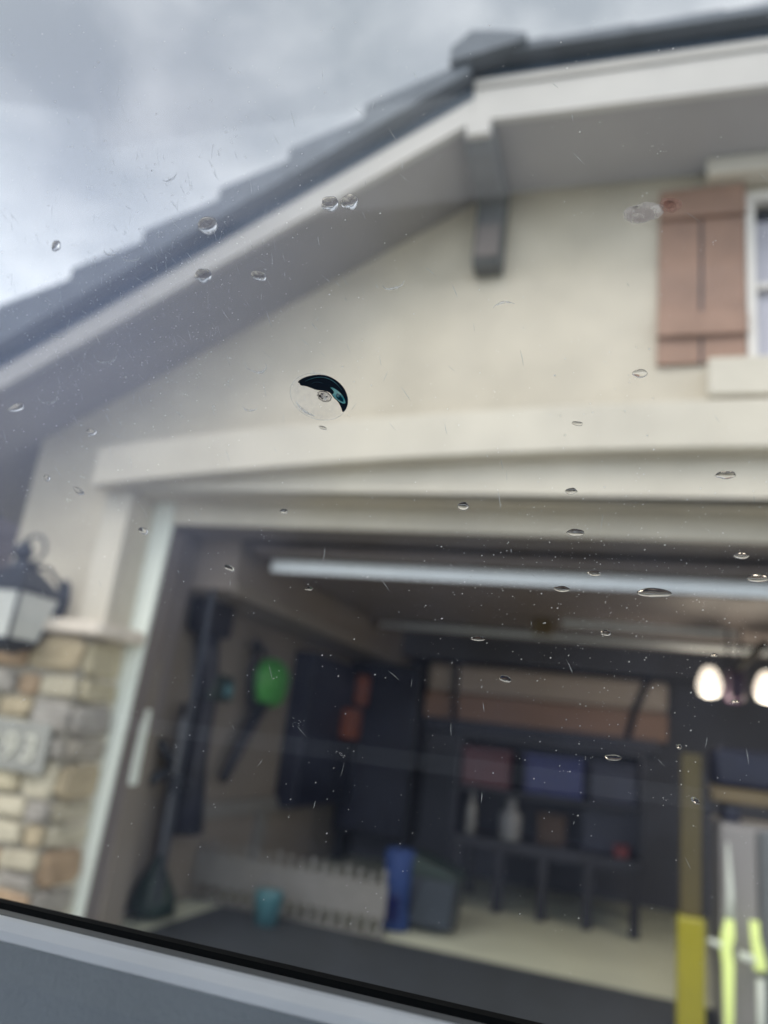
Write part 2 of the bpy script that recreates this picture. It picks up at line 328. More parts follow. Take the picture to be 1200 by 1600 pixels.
# shutter
sh = empty('shutter', (0, 0, 0)); sh.parent = house
for x0, x1 in ((0.055, 0.272), (0.286, 0.503)): MB().box(x0, x1, FY - 0.03, FY - 0.002, 3.445, 4.545).build('board', m_shutter, sh, 0.004)
MB().box(0.272, 0.286, FY - 0.012, FY - 0.003, 3.445, 4.545).build('gap_strip', m_under, sh)
for z0, z1 in ((4.35, 4.54), (3.60, 3.74)): MB().box(0.054, 0.504, FY - 0.065, FY - 0.031, z0, z1).build('batten', m_shutter, sh, 0.005)
# window
wi = empty('window', (0, 0, 0)); wi.parent = house
MB().box(WX0 - 0.012, WX0 + 0.035, FY - 0.03, FY + 0.05, WZ0, WZ1).box(WX1 - 0.035, WX1 + 0.012, FY - 0.03, FY + 0.05, WZ0, WZ1).box(WX0 + 0.035, WX1 - 0.035, FY - 0.03, FY + 0.05, WZ1 - 0.05, WZ1).box(WX0 + 0.035, WX1 - 0.035, FY - 0.03, FY + 0.05, WZ0, WZ0 + 0.04).build('window_frame', m_white, wi, 0.005)
box('meeting_rail', m_white, wi, WX0 + 0.035, WX1 - 0.035, FY, FY + 0.04, 3.90, 3.93)
box('pane', mat('window_pane', (0.5, 0.5, 0.58), 0.08, 0.04, 3), wi, WX0 + 0.035, WX1 - 0.035, FY + 0.055, FY + 0.062, WZ0 + 0.04, 4.355)
box('dark_gap', m_dark, wi, WX0 + 0.035, WX1 - 0.035, FY + 0.09, FY + 0.10, 4.30, WZ1 - 0.05)
box('sill', m_trim, house, 0.305, 1.86, FY - 0.15, FY - 0.001, 3.20, 3.415, 0.012)
box('window_head', m_trim, house, 0.300, 1.86, FY - 0.15, FY - 0.001, 4.55, 4.665, 0.012)
# recessed wing beyond the corner
wing = tag(empty('neighbouring_wing', (-7, 6, 0)), 'dark mauve sided wing set back past the left corner of the house', 'building')
def wb(name, m, *a): o = MB().box(*a).build(name, m); o.parent = wing; o.matrix_parent_inverse = Matrix.Translation((7, -6, 0)); return o
for k in range(22): wb('siding_board', m_siding, -9.5, -4.35, 5.6 + 0.006 * (k % 2), 5.7, 2.62 + 0.18 * k - 0.6, 2.62 + 0.18 * k - 0.43) if k < 10 else None
wb('lower_wall', m_stucco, -9.5, -4.35, 5.61, 5.8, 0, 2.02)
wb('wing_roof', m_tile, -9.8, -4.3, 5.2, 9, 3.85, 4.0)

# stone pillar with ledge
pil = empty('stone_pillar', (0, 0, 0)); pil.parent = house
PX0, PX1, PY = -4.02, -3.09, 3.80
box('mortar_bed', m_mortar, pil, PX0 + 0.03, PX1 - 0.03, PY + 0.03, FY - 0.001, 0, 1.715)
MB().prism([(PX0 - 0.06, PY - 0.07), (PX1 + 0.10, PY - 0.07), (PX1 + 0.13, PY - 0.03), (PX1 + 0.13, FB - 0.004), (PX1 + 0.001, FB - 0.004), (PX1 + 0.001, FY - 0.06), (PX0 - 0.06, FY - 0.06)], 1.72, 1.80, 'z').build('ledge', m_ledge, pil, 0.015)
def stone(x0, x1, z0, z1, yf, side=False):
    g = 0.008; pts = []; cx, cz = (x0 + x1) / 2, (z0 + z1) / 2; hx, hz = (x1 - x0) / 2 - g, (z1 - z0) / 2 - g
    for k in range(8):
        a_ = math.pi / 8 + k * math.pi / 4; sxx = max(-1, min(1, 1.8 * math.cos(a_))); szz = max(-1, min(1, 1.7 * math.sin(a_)))
        pts.append((cx + hx * sxx * rnd.uniform(0.90, 1.06), cz + hz * szz * rnd.uniform(0.82, 1.05)))
    d = rnd.uniform(0.0, 0.035); b = MB(); n = 8
    if not side:
        vs = [(p[0], PY + 0.04, p[1]) for p in pts] + [(p[0], yf - d + 0.012, p[1]) for p in pts] + [(cx + (p[0] - cx) * 0.8, yf - d + rnd.uniform(-0.012, 0.006), cz + (p[1] - cz) * 0.75) for p in pts]
    else:
        vs = [(PX1 - 0.04, p[0], p[1]) for p in pts] + [(yf + d - 0.012, p[0], p[1]) for p in pts] + [(yf + d + rnd.uniform(-0.006, 0.012), cx + (p[0] - cx) * 0.8, cz + (p[1] - cz) * 0.75) for p in pts]
    fs = [(r_ * n + k, r_ * n + (k + 1) % n, (r_ + 1) * n + (k + 1) % n, (r_ + 1) * n + k) for r_ in range(2) for k in range(n)] + [tuple(range(2 * n, 3 * n))]
    b.add(vs, fs).build('stone', rnd.choice(m_stones), pil)
z = 0.0
while z < 1.69:
    h = rnd.uniform(0.12, 0.25); h = h if z + h < 1.62 else 1.712 - z
    x = PX0
    while x < PX1 - 0.01:
        ww = rnd.uniform(0.14, 0.36); ww = ww if x + ww < PX1 - 0.12 else PX1 - x
        if h > 0.15 and rnd.random() < 0.35 and ww > 0.2:
            q = rnd.uniform(0.4, 0.6) * h; stone(x, x + ww, z, z + q, PY); stone(x, x + ww, z + q, z + h, PY)
        else: stone(x, x + ww, z, z + h, PY)
        x += ww
    stone(PY + 0.04, FB - 0.01, z, z + h, PX1, True)
    z += h
pl = box('number_plaque', m_plaque, house, -3.62, -3.13, PY - 0.075, PY - 0.04, 0.92, 1.20, 0.02)
for i, ch in enumerate('393'):
    cu = bpy.data.curves.new('digit', 'FONT'); cu.body = ch; cu.size = 0.21; cu.extrude = 0.008
    tmp = bpy.data.objects.new('tmp', cu); me = bpy.data.meshes.new_from_object(tmp); bpy.data.objects.remove(tmp)
    o = link('digit', me, m_digit, pl); o.rotation_euler = (R(90), 0, 0); o.location = (-3.56 + 0.135 * i, PY - 0.083, 0.985)

# wall lantern
lan = tag(empty('wall_lantern', (-3.49, 3.62, 0)), 'dark iron carriage lantern with frosted glass on the stucco beside the garage', 'lantern')
def frust(m_, h0, h1, z0, z1):
    return m_.add([(-h0, -h0, z0), (h0, -h0, z0), (h0, h0, z0), (-h0, h0, z0), (-h1, -h1, z1), (h1, -h1, z1), (h1, h1, z1), (-h1, h1, z1)], [(3, 2, 1, 0), (4, 5, 6, 7), (0, 1, 5, 4), (1, 2, 6, 5), (2, 3, 7, 6), (3, 0, 4, 7)])
frust(MB(), 0.115, 0.165, 1.64, 1.90).build('glass_body', m_frost, lan)
b = MB(); frust(b, 0.172, 0.172, 1.90, 1.925); frust(b, 0.182, 0.07, 1.925, 2.05); frust(b, 0.06, 0.05, 2.05, 2.10); b.build('cap', m_iron, lan, 0.004)
b = MB(); frust(b, 0.11, 0.125, 1.60, 1.64); frust(b, 0.04, 0.09, 1.56, 1.60); b.build('base', m_iron, lan, 0.004)
for sx_ in (-1, 1):
    for sy_ in (-1, 1): MB().tube([(0.118 * sx_, 0.118 * sy_, 1.64), (0.169 * sx_, 0.169 * sy_, 1.90)], 0.011, 6).build('corner_bar', m_iron, lan)
b = MB(); pts = [(0.03 + 0.085 * math.cos(t_), 0, 2.18 + 0.085 * math.sin(t_)) for t_ in [math.radians(200 - i * 22) for i in range(17)]]
b.tube([(0, 0, 2.08), (-0.02, 0, 2.13)] + pts, 0.010, 8); b.build('scroll', m_iron, lan)
MB().lathe([(0.02, 2.10), (0.055, 2.13), (0.06, 2.17), (0.03, 2.21), (0.01, 2.24)], (-0.04, 0), 12).build('finial', m_iron, lan)
MB().tube([(0, 0, 2.09), (0, 0.2, 2.10), (0, 0.375, 2.0)], 0.014, 8).build('arm', m_iron, lan)
MB().lathe([(0.01, 1.82), (0.05, 1.84), (0.06, 1.95), (0.04, 2.05), (0.01, 2.07)], (0, 0.36), 12, 1, 0.25).build('back_plate', m_iron, lan)

# ------------------------------------------------------------------ garage interior
YB, XGL, XGR, ZC = 9.1, -3.2, 4.2, 2.78
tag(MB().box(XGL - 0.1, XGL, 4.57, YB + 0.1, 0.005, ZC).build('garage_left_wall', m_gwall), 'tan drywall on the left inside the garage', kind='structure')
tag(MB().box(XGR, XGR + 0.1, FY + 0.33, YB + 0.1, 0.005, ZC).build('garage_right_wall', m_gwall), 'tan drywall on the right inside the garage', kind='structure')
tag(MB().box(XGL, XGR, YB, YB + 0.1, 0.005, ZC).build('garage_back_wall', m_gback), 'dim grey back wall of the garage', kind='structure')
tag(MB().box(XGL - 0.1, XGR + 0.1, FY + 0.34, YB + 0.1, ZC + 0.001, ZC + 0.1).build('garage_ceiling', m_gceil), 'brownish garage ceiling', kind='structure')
tag(MB().box(-2.9, 3.6, 4.62, 5.7, 0.006, 0.014).build('dark_floor_sheet', m_floorsheet), 'dark sheet added for a dark window reflection over the front half of the garage floor', 'dark sheet')  # dark sheet added in place of a dark reflection low in the window
bm_ = empty('boxed_duct', (XGL, 6.6, 2.15)); tag(bm_, 'tan boxed-in duct running back along the left garage wall under the ceiling', 'duct')
def under(par, name, m, *a, bevel=0):
    o = MB().box(*a).build(name, m, None, bevel); o.parent = par; o.matrix_parent_inverse = Matrix.Translation(par.location).inverted(); return o
under(bm_, 'boxing', m_beam, XGL + 0.001, -2.62, 4.57, YB - 0.01, 2.18, ZC - 0.01)
under(bm_, 'edge_trim', m_gwall, -2.62, -2.59, 4.57, YB - 0.01, 2.15, 2.24)
# raised sectional door
gd = tag(empty('garage_door', (0.4, 5.6, 2.45)), 'sectional garage door raised flat under the ceiling with bright steel struts', 'garage door')
for k in range(4): under(gd, 'door_section', m_door, -2.55, 3.55, 4.62 + 0.68 * k, 5.28 + 0.68 * k, 2.47, 2.515, bevel=0.006)
for k, yy in enumerate((4.88, 6.62, 7.45)):
    under(gd, 'strut', m_galv, -2.5 if k != 1 else -0.62, 3.5 if k != 1 else 0.72, yy - 0.05, yy + 0.05, 2.375 if k == 0 else 2.41, 2.465, bevel=0.004)
    under(gd, 'added_matt_strip', m_door, -2.5 if k != 1 else -0.62, 3.5 if k != 1 else 0.72, yy - 0.046, yy + 0.05, 2.365 if k == 0 else 2.40, 2.373 if k == 0 else 2.408)  # matt strip added below the strut to stop lamp reflections
under(gd, 'hinge_plate', m_oak, -0.86, -0.70, 6.58, 6.66, 2.33, 2.465)
b = MB().tube([(-2.80, 4.62, 0.2), (-2.80, 4.62, 2.2), (-2.72, 4.68, 2.40), (-2.64, 4.8, 2.46), (-2.64, 7.6, 2.46)], 0.022, 6)
o = b.build('track', m_iron); o.parent = gd; o.matrix_parent_inverse = Matrix.Translation(gd.location).inverted()
# opener with two lit lenses
op = tag(empty('door_opener', (0.70, 6.5, 2.05)), 'garage door opener with two glowing warm lamp lenses hanging from the ceiling', 'door opener')
MB().box(-0.055, 0.055, -0.14, 0.14, -0.13, 0.10).build('body', mat('plum_housing', (0.035, 0.012, 0.04), 0.5), op, 0.02)
for s in (-1, 1):
    prof = [(0.02, -0.115), (0.065, -0.105), (0.092, -0.05), (0.088, 0.0), (0.062, 0.07), (0.035, 0.105), (0.01, 0.11)]
    MB().lathe(prof, (s * 0.20 + 0.02, 0), 20, 1.0, 1.0).build('lamp_lens', m_lamp, op)
for s in (-1, 1):
    ld = bpy.data.lights.new('lens_light', 'POINT'); ld.energy = 11; ld.color = (1.0, 0.88, 0.70); ld.shadow_soft_size = 0.1
    lo = bpy.data.objects.new('lens_light', ld); COL.objects.link(lo); lo.parent = op; lo.location = (s * 0.20 + 0.02, 0.05, -0.22)
MB().box(-0.02, 0.02, -1.5, -0.14, 0.07, 0.10).build('rail', m_rubber, op)
for s in (-1, 1): MB().box(s * 0.045 - 0.008, s * 0.045 + 0.008, 0.05, 0.09, 0.10, 0.70).build('hanger_bar', m_blackp, op)
# small pale plate on the left jamb
tag(MB().box(-2.985, -2.972, 4.345, 4.43, 0.88, 1.34).build('jamb_plate', m_sealstrip, None, 0.004), 'narrow white strip plate on the brown left door jamb', 'plate')

# tools on the left wall
XT = -3.1
t = tag(empty('leaf_blower', (XT, 5.2, 1.3)), 'black long-nozzled leaf blower with dark green grip hung nearest the door on the left wall', 'leaf blower')
MB().box(-0.07, 0.10, -0.26, 0.16, 0.62, 0.98).build('motor_housing', m_blackp, t, 0.04)
MB().tube([(0, -0.05, 0.65), (0.01, 0.02, 0.4), (0.01, 0.10, 0.15), (0.0, 0.10, -0.3), (0, 0.13, -0.78)], [0.09, 0.08, 0.07, 0.085, 0.13], 12).build('nozzle', m_blackp, t)
MB().box(-0.06, 0.09, 0.02, 0.34, 0.16, 0.36).build('grip', m_dgreen, t, 0.03)
MB().box(0.09, 0.12, 0.18, 0.28, 0.20, 0.30).build('switch_cap', m_teal, t, 0.01)
t = tag(empty('hedge_trimmer', (XT, 6.2, 1.3)), 'bright green headed trimmer with a slanting dark shaft on the left wall', 'trimmer')
b = MB(); b.lathe([(0.05, 0.18), (0.17, 0.22), (0.21, 0.32), (0.23, 0.45), (0.17, 0.56), (0.05, 0.60)], (0.02, 0.12), 16, 0.45, 1.3); b.build('head', m_green, t)
MB().tube([(0.02, 0.05, 0.25), (0.02, -0.2, -0.05), (0.02, -0.47, -0.42)], [0.06, 0.055, 0.04], 10).build('shaft', m_blackp, t)
MB().tube([(0.02, -0.1, 0.62), (0.02, -0.28, 0.70), (0.02, -0.30, 0.45), (0.02, -0.22, 0.15)], 0.03, 8).build('cord_loop', m_blackp, t)
t = tag(empty('string_trimmer', (XT, 5.0, 0.0)), 'thin upright string trimmer with cross handle and green foot by the left jamb', 'string trimmer')
MB().tube([(0, 0.0, 1.42), (0.0, 0.0, 0.9), (0, 0.02, 0.2)], 0.024, 8).build('shaft', m_blackp, t)
MB().tube([(0, -0.25, 0.88), (0, 0.0, 0.97), (0, 0.28, 0.82)], 0.035, 8).build('cross_handle', m_iron, t)
MB().tube([(0, -0.2, 1.14), (0, 0.0, 0.97)], 0.03, 8).build('grip', m_iron, t)
MB().lathe([(0.08, 0.012), (0.17, 0.05), (0.15, 0.16), (0.06, 0.32), (0.03, 0.40)], (0.02, 0.02), 14).build('cutting_head', m_dgreen, t)
t = tag(empty('paint_stick', (XT + 0.02, 5.03, 0.7)), 'pale grey extension pole standing between the two nearest garden tools', 'pole')
MB().box(-0.02, 0.02, -0.05, 0.03, 0.22, 0.62).build('upper_sleeve', m_grey, t, 0.01); MB().box(-0.02, 0.02, -0.03, 0.07, -0.69, 0.10).build('lower_sleeve', m_grey, t, 0.01); MB().tube([(0, 0, 0.1), (0, 0, 0.22)], 0.015, 8).build('ferrule', m_iron, t)
# sill rail along the left wall
t = tag(empty('wall_rail', (XGL, 6.6, 0.6)), 'pale horizontal rail and post low along the left garage wall', 'rail')
MB().box(0.003, 0.05, -1.2, 0.9, -0.02, 0.10).build('rail_board', m_picket, t, 0.004); MB().box(0.003, 0.06, 0.05, 0.20, -0.59, -0.022).build('post', m_picket, t, 0.004)

# navy wall cabinet, black corner locker
t = tag(empty('wall_cabinet', (XGL, 7.7, 0.6)), 'tall navy wall cabinet at the back of the left garage wall', 'cabinet')
MB().box(0.003, 0.20, -0.72, 0.75, 0.02, 1.46).build('carcass', m_navy, t, 0.01)
for k in (0, 1): MB().box(0.203, 0.222, -0.715 + 0.735 * k, 0.01 + 0.735 * k, 0.03, 1.45).build('door', m_navy, t, 0.006)
t = tag(empty('corner_locker', (-2.75, 8.8, 0.3)), 'black tall locker standing in the far left corner of the garage', 'locker')
MB().box(-0.42, 0.42, -0.25, 0.28, 0.0, 1.86).build('carcass', m_blackp, t, 0.012); MB().box(-0.40, 0.40, -0.272, -0.253, 0.04, 1.82).build('door', m_navy, t, 0.006)
for s in (-0.36, 0.36): MB().box(s - 0.03, s + 0.03, -0.2, 0.2, -0.296, 0.0).build('foot', m_iron, t)
t = tag(empty('orange_drill', (-2.96, 8.0, 1.3)), 'orange cordless tool hanging in front of the navy wall cabinet', 'power tool')
MB().box(-0.03, 0.14, -0.10, 0.14, -0.02, 0.30).build('battery_grip', m_orange, t, 0.03); MB().box(0.0, 0.14, 0.12, 0.30, 0.34, 0.68).build('body', m_orange, t, 0.04); MB().tube([(0.06, 0.1, 0.28), (0.07, 0.2, 0.36)], 0.04, 8).build('neck', m_blackp, t)

# wall cupboard on the back wall
t = tag(empty('wall_cupboard', (-1.0, 8.72, 1.64)), 'long cupboard on the back garage wall with beige top half and brown lower half', 'cupboard')
MB().box(-1.30, 1.30, 0, 0.37, 0.28, 0.60).build('upper_panel', m_beige, t, 0.06); MB().box(-1.30, 1.30, -0.01, 0.37, -0.01, 0.276).build('lower_panel', m_tan, t, 0.02)
MB().box(-1.24, 1.22, -0.10, 0.37, -0.13, -0.012).build('light_valance', m_navy, t)
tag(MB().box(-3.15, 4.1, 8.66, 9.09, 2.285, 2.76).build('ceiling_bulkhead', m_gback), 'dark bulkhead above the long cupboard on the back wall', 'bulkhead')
for lab, pts in (('straight black strap hanging over the left end of the long cupboard', [(-1.95, 8.66, 2.26), (-1.95, 8.66, 1.95), (-1.93, 8.66, 1.64)]), ('curved black strap hanging over the right end of the long cupboard', [(0.11, 8.66, 2.27), (0.05, 8.66, 2.1), (-0.03, 8.66, 1.9), (-0.09, 8.66, 1.64)])):
    tag(MB().tube(pts, 0.032, 8).build('strap', m_blackp), lab, 'strap', 'straps over the cupboard')

# shelving rack with five legs
rk = tag(empty('shelving_rack', (-0.75, 7.6, 0.0)), 'black storage rack on five front legs under the long cupboard', 'rack')
for k, x in enumerate((-0.76, -0.38, 0.0, 0.38, 0.76)):
    MB().box(x - 0.042, x + 0.042, -0.24, -0.16, 0.006, 0.50).build('leg', m_blackp, rk, 0.004)
for x in (-0.76, 0.76): MB().box(x - 0.035, x + 0.035, 0.45, 0.52, 0.006, 0.50).build('leg', m_blackp, rk, 0.004)
MB().box(-0.82, 0.82, -0.25, 0.54, 0.503, 0.60).build('bottom_shelf', m_blackp, rk, 0.006)
MB().box(-0.84, 0.82, -0.20, 0.54, 0.98, 1.01).build('middle_shelf', m_blackp, rk)
MB().box(-0.84, 0.82, -0.22, 0.54, 1.44, 1.47).build('top_shelf', m_blackp, rk)
MB().box(-0.84, 0.82, 0.52, 0.545, 0.603, 1.44).build('back_panel', m_navy, rk)
for x in (-0.83, 0.80): MB().box(x - 0.012, x + 0.018, -0.2, 0.52, 0.603, 1.44).build('side_panel', m_blackp, rk)
MB().box(0.30, 0.79, 0.0, 0.5, 0.603, 0.975).build('drawer_unit', m_navy, rk, 0.01)
def item(name, lab, cat, m, x0, x1, z0, z1, y0=-0.15, y1=0.2, extra=None):
    t = tag(empty(name, (-0.75 + (x0 + x1) / 2, 7.6 + (y0 + y1) / 2, z0)), lab, cat); hx = (x1 - x0) / 2; hy = (y1 - y0) / 2
    MB().box(-hx, hx, -hy, hy, 0, (z1 - z0) * 0.86).build('body', m, t, 0.02)
    MB().box(-hx - 0.008, hx + 0.008, -hy - 0.008, hy + 0.008, (z1 - z0) * 0.865, z1 - z0).build('lid', extra or m, t, 0.008)
item('storage_tote', 'dark red tote at the left end of the upper rack shelf', 'tote', m_red, -0.80, -0.36, 1.012, 1.36)
item('storage_tote', 'royal blue tote in the middle of the upper rack shelf', 'tote', m_blue, -0.22, 0.30, 1.012, 1.36)
item('storage_tote', 'black tote at the right end of the upper rack shelf', 'tote', m_navy, 0.36, 0.76, 1.012, 1.36)
item('storage_tote', 'small brown box in the middle of the lower rack shelf', 'box', mat('brown_card', (0.05, 0.03, 0.02), 0.8), -0.08, 0.16, 0.602, 0.86)
item('first_aid_case', 'little red case on the right front edge of the rack', 'case', mat('signal_red', (0.10, 0.008, 0.012), 0.5), 0.58, 0.70, 0.602, 0.70, -0.24, -0.10)
def bottle(lab, x, z, h, r):
    t = tag(empty('bottle', (x, 7.42, z)), lab, 'bottle')
    MB().lathe([(r * 0.9, 0), (r, 0.02), (r, h * 0.62), (r * 0.4, h * 0.8), (r * 0.36, h * 0.86)], n=14).build('body', m_bottle if r < 0.06 else m_grey, t)
    MB().lathe([(r * 0.45, h * 0.862), (r * 0.45, h), (r * 0.4, h)], n=12).build('cap', m_grey, t)
bottle('slim white bottle under the red tote on the rack', -1.42, 0.602, 0.36, 0.05)
bottle('grey round jug next to the brown box on the rack', -1.06, 0.602, 0.34, 0.10)

# picket barrier on the left, added to imitate pale streaks reflected in the window
gt = tag(empty('reflection_barrier', (-2.65, 5.75, 0)), 'low slatted barrier added for pale window reflections across the left of the garage', 'barrier')
for k in range(22):
    x = -0.97 + k * 0.092
    MB().box(x - 0.018, x + 0.018, 0.0, 0.02, 0.02, 0.44 - 0.012 * (k % 3)).build('added_slat', m_picket, gt, 0.004)
MB().box(-1.0, 1.0, -0.02, -0.002, 0.12, 0.35).build('added_wide_board', m_picket, gt, 0.004); MB().box(-1.0, 1.0, -0.02, 0.04, 0.005, 0.019).build('added_foot_rail', m_picket, gt)
t = tag(empty('bucket', (-2.42, 5.45, 0.014)), 'small teal bucket on the floor in front of the added slatted barrier', 'bucket')
MB().lathe([(0.08, 0), (0.10, 0.19), (0.105, 0.21), (0.095, 0.20), (0.075, 0.01)], n=18).build('pail', m_teal, t); MB().tube([(0.10 * math.cos(q), 0, 0.20 + 0.10 * math.sin(q)) for q in [i * math.pi / 8 for i in range(9)]], 0.006, 6).build('handle', m_grey, t)
t = tag(empty('golf_bag', (-1.68, 6.1, 0.006)), 'upright blue fabric bag beside the dark bin', 'bag')
MB().lathe([(0.11, 0), (0.12, 0.03), (0.10, 0.25), (0.12, 0.52), (0.10, 0.55)], n=16).build('body', m_blue2, t); MB().tube([(0.1, 0, 0.5), (0.17, 0, 0.35), (0.1, 0, 0.12)], 0.02, 6).build('strap', m_blackp, t)
MB().box(-0.06, 0.06, -0.125, -0.10, 0.06, 0.24).build('pocket', m_blue, t, 0.01)
t = tag(empty('wheeled_bin', (-1.42, 6.25, 0.006)), 'dark grey wheeled bin with a sloping green-black lid next to the blue bag', 'bin')
MB().prism([(-0.15, 0.05), (0.16, 0.05), (0.18, 0.38), (-0.17, 0.38)], -0.16, 0.16).build('body', mat('bin_grey', (0.022, 0.032, 0.045), 0.5), t, 0.015)
MB().prism([(-0.19, 0.384), (0.20, 0.384), (0.20, 0.42), (-0.06, 0.50), (-0.19, 0.53)], -0.18, 0.18).build('lid', m_dgreen, t, 0.01)
for s in (-0.12, 0.12): MB().tube([(s - 0.03, 0.1, 0.05), (s + 0.03, 0.1, 0.05)], 0.045, 12).build('wheel', m_blackp, t)

# right side: board and post; lime tubes and fridge shape added for glossy reflections
t = tag(empty('two_tone_post', (0.30, 5.0, 0.014)), 'olive post with a yellow reflection painted on its lower half', 'post')
MB().box(-0.055, 0.055, -0.055, 0.055, 0.60, 1.45).build('upper_post', m_olive, t, 0.008); MB().box(-0.072, 0.072, -0.072, 0.072, 0.0, 0.598).build('yellow_reflection', m_yellow, t, 0.02)  # lower half coloured yellow for a reflection lying over the post
MB().box(0.058, 0.085, -0.03, 0.03, 0.60, 1.35).build('side_channel', m_blackp, t)
t = tag(empty('fridge_shape', (0.78, 5.35, 0.014)), 'pale upright fridge shape added for glossy reflections right of the two-tone post', 'fridge')
MB().box(-0.33, 0.45, -0.22, 0.40, 0.03, 1.10).build('body', m_fridge, t, 0.03); MB().box(-0.325, -0.13, -0.262, -0.224, 0.05, 1.08).build('door', m_fridge, t, 0.015); MB().box(-0.12, 0.44, -0.262, -0.224, 0.05, 1.08).build('door', mat('grey_fridge_shape', (0.13, 0.14, 0.15), 0.3), t, 0.015)  # body and doors of the added fridge shape
for s in (-0.28, 0.38): MB().box(s - 0.03, s + 0.03, -0.15, -0.09, 0, 0.028).build('foot', m_blackp, t)
t = tag(empty('oak_board', (0.85, 5.33, 1.13)), 'varnished wooden board lying over the added fridge shape', 'board')
MB().box(-0.44, 0.60, -0.25, 0.22, 0.09, 0.17).build('board', m_oak, t, 0.008); MB().box(-0.36, -0.28, -0.2, 0.2, -0.014, 0.088).build('batten', m_navy, t); MB().box(0.40, 0.48, -0.2, 0.2, -0.014, 0.088).build('batten', m_navy, t)
t = tag(empty('tool_case', (0.85, 5.3, 1.302)), 'dark navy case lying on the wooden board above the fridge', 'case')
MB().box(-0.42, 0.50, -0.18, 0.18, 0.0, 0.22).build('body', m_navy, t, 0.03); MB().box(-0.08, 0.16, -0.20, -0.185, 0.16, 0.2).build('handle', m_blackp, t)
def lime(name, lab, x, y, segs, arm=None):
    t = tag(empty(name, (x, y, 0.014)), lab, 'light tube', 'lime reflection tubes')  # tubes added for lime reflections, not real lamps
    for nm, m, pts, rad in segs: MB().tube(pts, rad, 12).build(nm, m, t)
lime('reflection_tube', 'tall lime tube with milky white neck, added as a glowing reflection in front of the fridge shape', 0.485, 4.95,
     [('glow_streak', m_lime, [(0, 0, 0.0), (0.0, 0, 0.25), (0.0, 0, 0.40), (-0.012, 0, 0.47), (0.0, 0, 0.54), (0.008, 0, 0.62)], [0.022, 0.026, 0.03, 0.03, 0.035, 0.022]), ('neck', m_limew, [(0.008, 0, 0.62), (0.012, 0, 0.75), (0.0, 0, 1.0)], [0.024, 0.018, 0.006]), ('side_knob', m_limew, [(-0.10, 0, 0.50), (-0.02, 0, 0.48)], [0.012, 0.022])])
lime('reflection_tube', 'short leaning lime tube with white side arm, added as a glowing reflection at the right edge', 0.625, 4.95,
     [('glow_streak', m_lime, [(-0.012, 0, 0.63), (-0.008, 0, 0.55), (0.012, 0, 0.44), (0.016, 0, 0.40)], [0.024, 0.024, 0.03, 0.034]), ('side_arm', m_limew, [(-0.09, 0, 0.455), (0.0, 0, 0.44)], 0.022), ('stem', m_limew, [(0.012, 0, 0.0), (0.014, 0, 0.36)], 0.02)])

# ------------------------------------------------------------------ car cabin, door, window
car = tag(empty('car', (0, -0.4, 0.0)), 'dark lined car cabin the picture is taken from', 'car')
def cb(name, m, *a, bevel=0):
    o = MB().box(*a).build(name, m, None, bevel); o.parent = car; o.matrix_parent_inverse = Matrix.Translation((0, 0.4, 0)); return o
cb('roof_lining', m_cabin, -1.3, 1.3, -1.45, 0.07, 1.76, 1.80)
cb('cabin_floor', m_cabin, -1.3, 1.3, -1.45, 0.26, 0.30, 0.34)
cb('front_panel', m_cabin, -1.34, -1.3, -1.45, 0.26, 0.30, 1.05)
cb('rear_panel', m_cabin, 1.3, 1.34, -1.45, 0.26, 0.30, 1.05)
cb('far_door', m_cabin, -1.3, 1.3, -1.49, -1.45, 0.30, 1.0)
cb('far_rail', m_cabin, -1.3, 1.3, -1.47, -1.45, 1.68, 1.80)
cb('seat_back', m_cabin, 0.15, 0.35, -0.75, -0.25, 0.6, 1.45, bevel=0.04)
cb('seat_cushion', m_cabin, -0.4, 0.15, -0.75, -0.25, 0.5, 0.68, bevel=0.04)

cdoor = tag(empty('car_door_trim', (0, 0.17, 1.30)), 'slate grey inner car door top with a pale sheen painted along its edge under the window', 'door trim')
def prof(name, m, pts, bevel=0):
    o = MB().prism([(p[0], CAMZ + p[1]) for p in pts], -1.25, 1.25, 'x').build(name, m, None, bevel); o.parent = cdoor; o.matrix_parent_inverse = Matrix.Translation((0, -0.17, -1.30)); return o
prof('window_seal', m_rubber, [(0.222, -0.0640), (0.212, -0.0602), (0.196, -0.0567), (0.190, -0.0585), (0.190, -0.10), (0.222, -0.10)])
prof('door_lip', m_doorlip, [(0.1895, -0.0564), (0.178, -0.0535), (0.156, -0.0474), (0.150, -0.052), (0.150, -0.10), (0.1895, -0.10)])
prof('edge_sheen', m_strip, [(0.1555, -0.0474), (0.1520, -0.0470), (0.1465, -0.0474), (0.1450, -0.0486), (0.1450, -0.060), (0.1495, -0.060), (0.1495, -0.050)])  # pale colour paints the window-light sheen on the panel edge
prof('door_pad', m_doorpad, [(0.1445, -0.0487), (0.1425, -0.0545), (0.135, -0.066), (0.120, -0.10), (0.110, -0.35), (0.1445, -0.35)])
prof('door_skin', m_cabin, [(0.25, -0.09), (0.225, -0.075), (0.2225, -0.10), (0.2225, -1.0), (0.26, -1.0)])

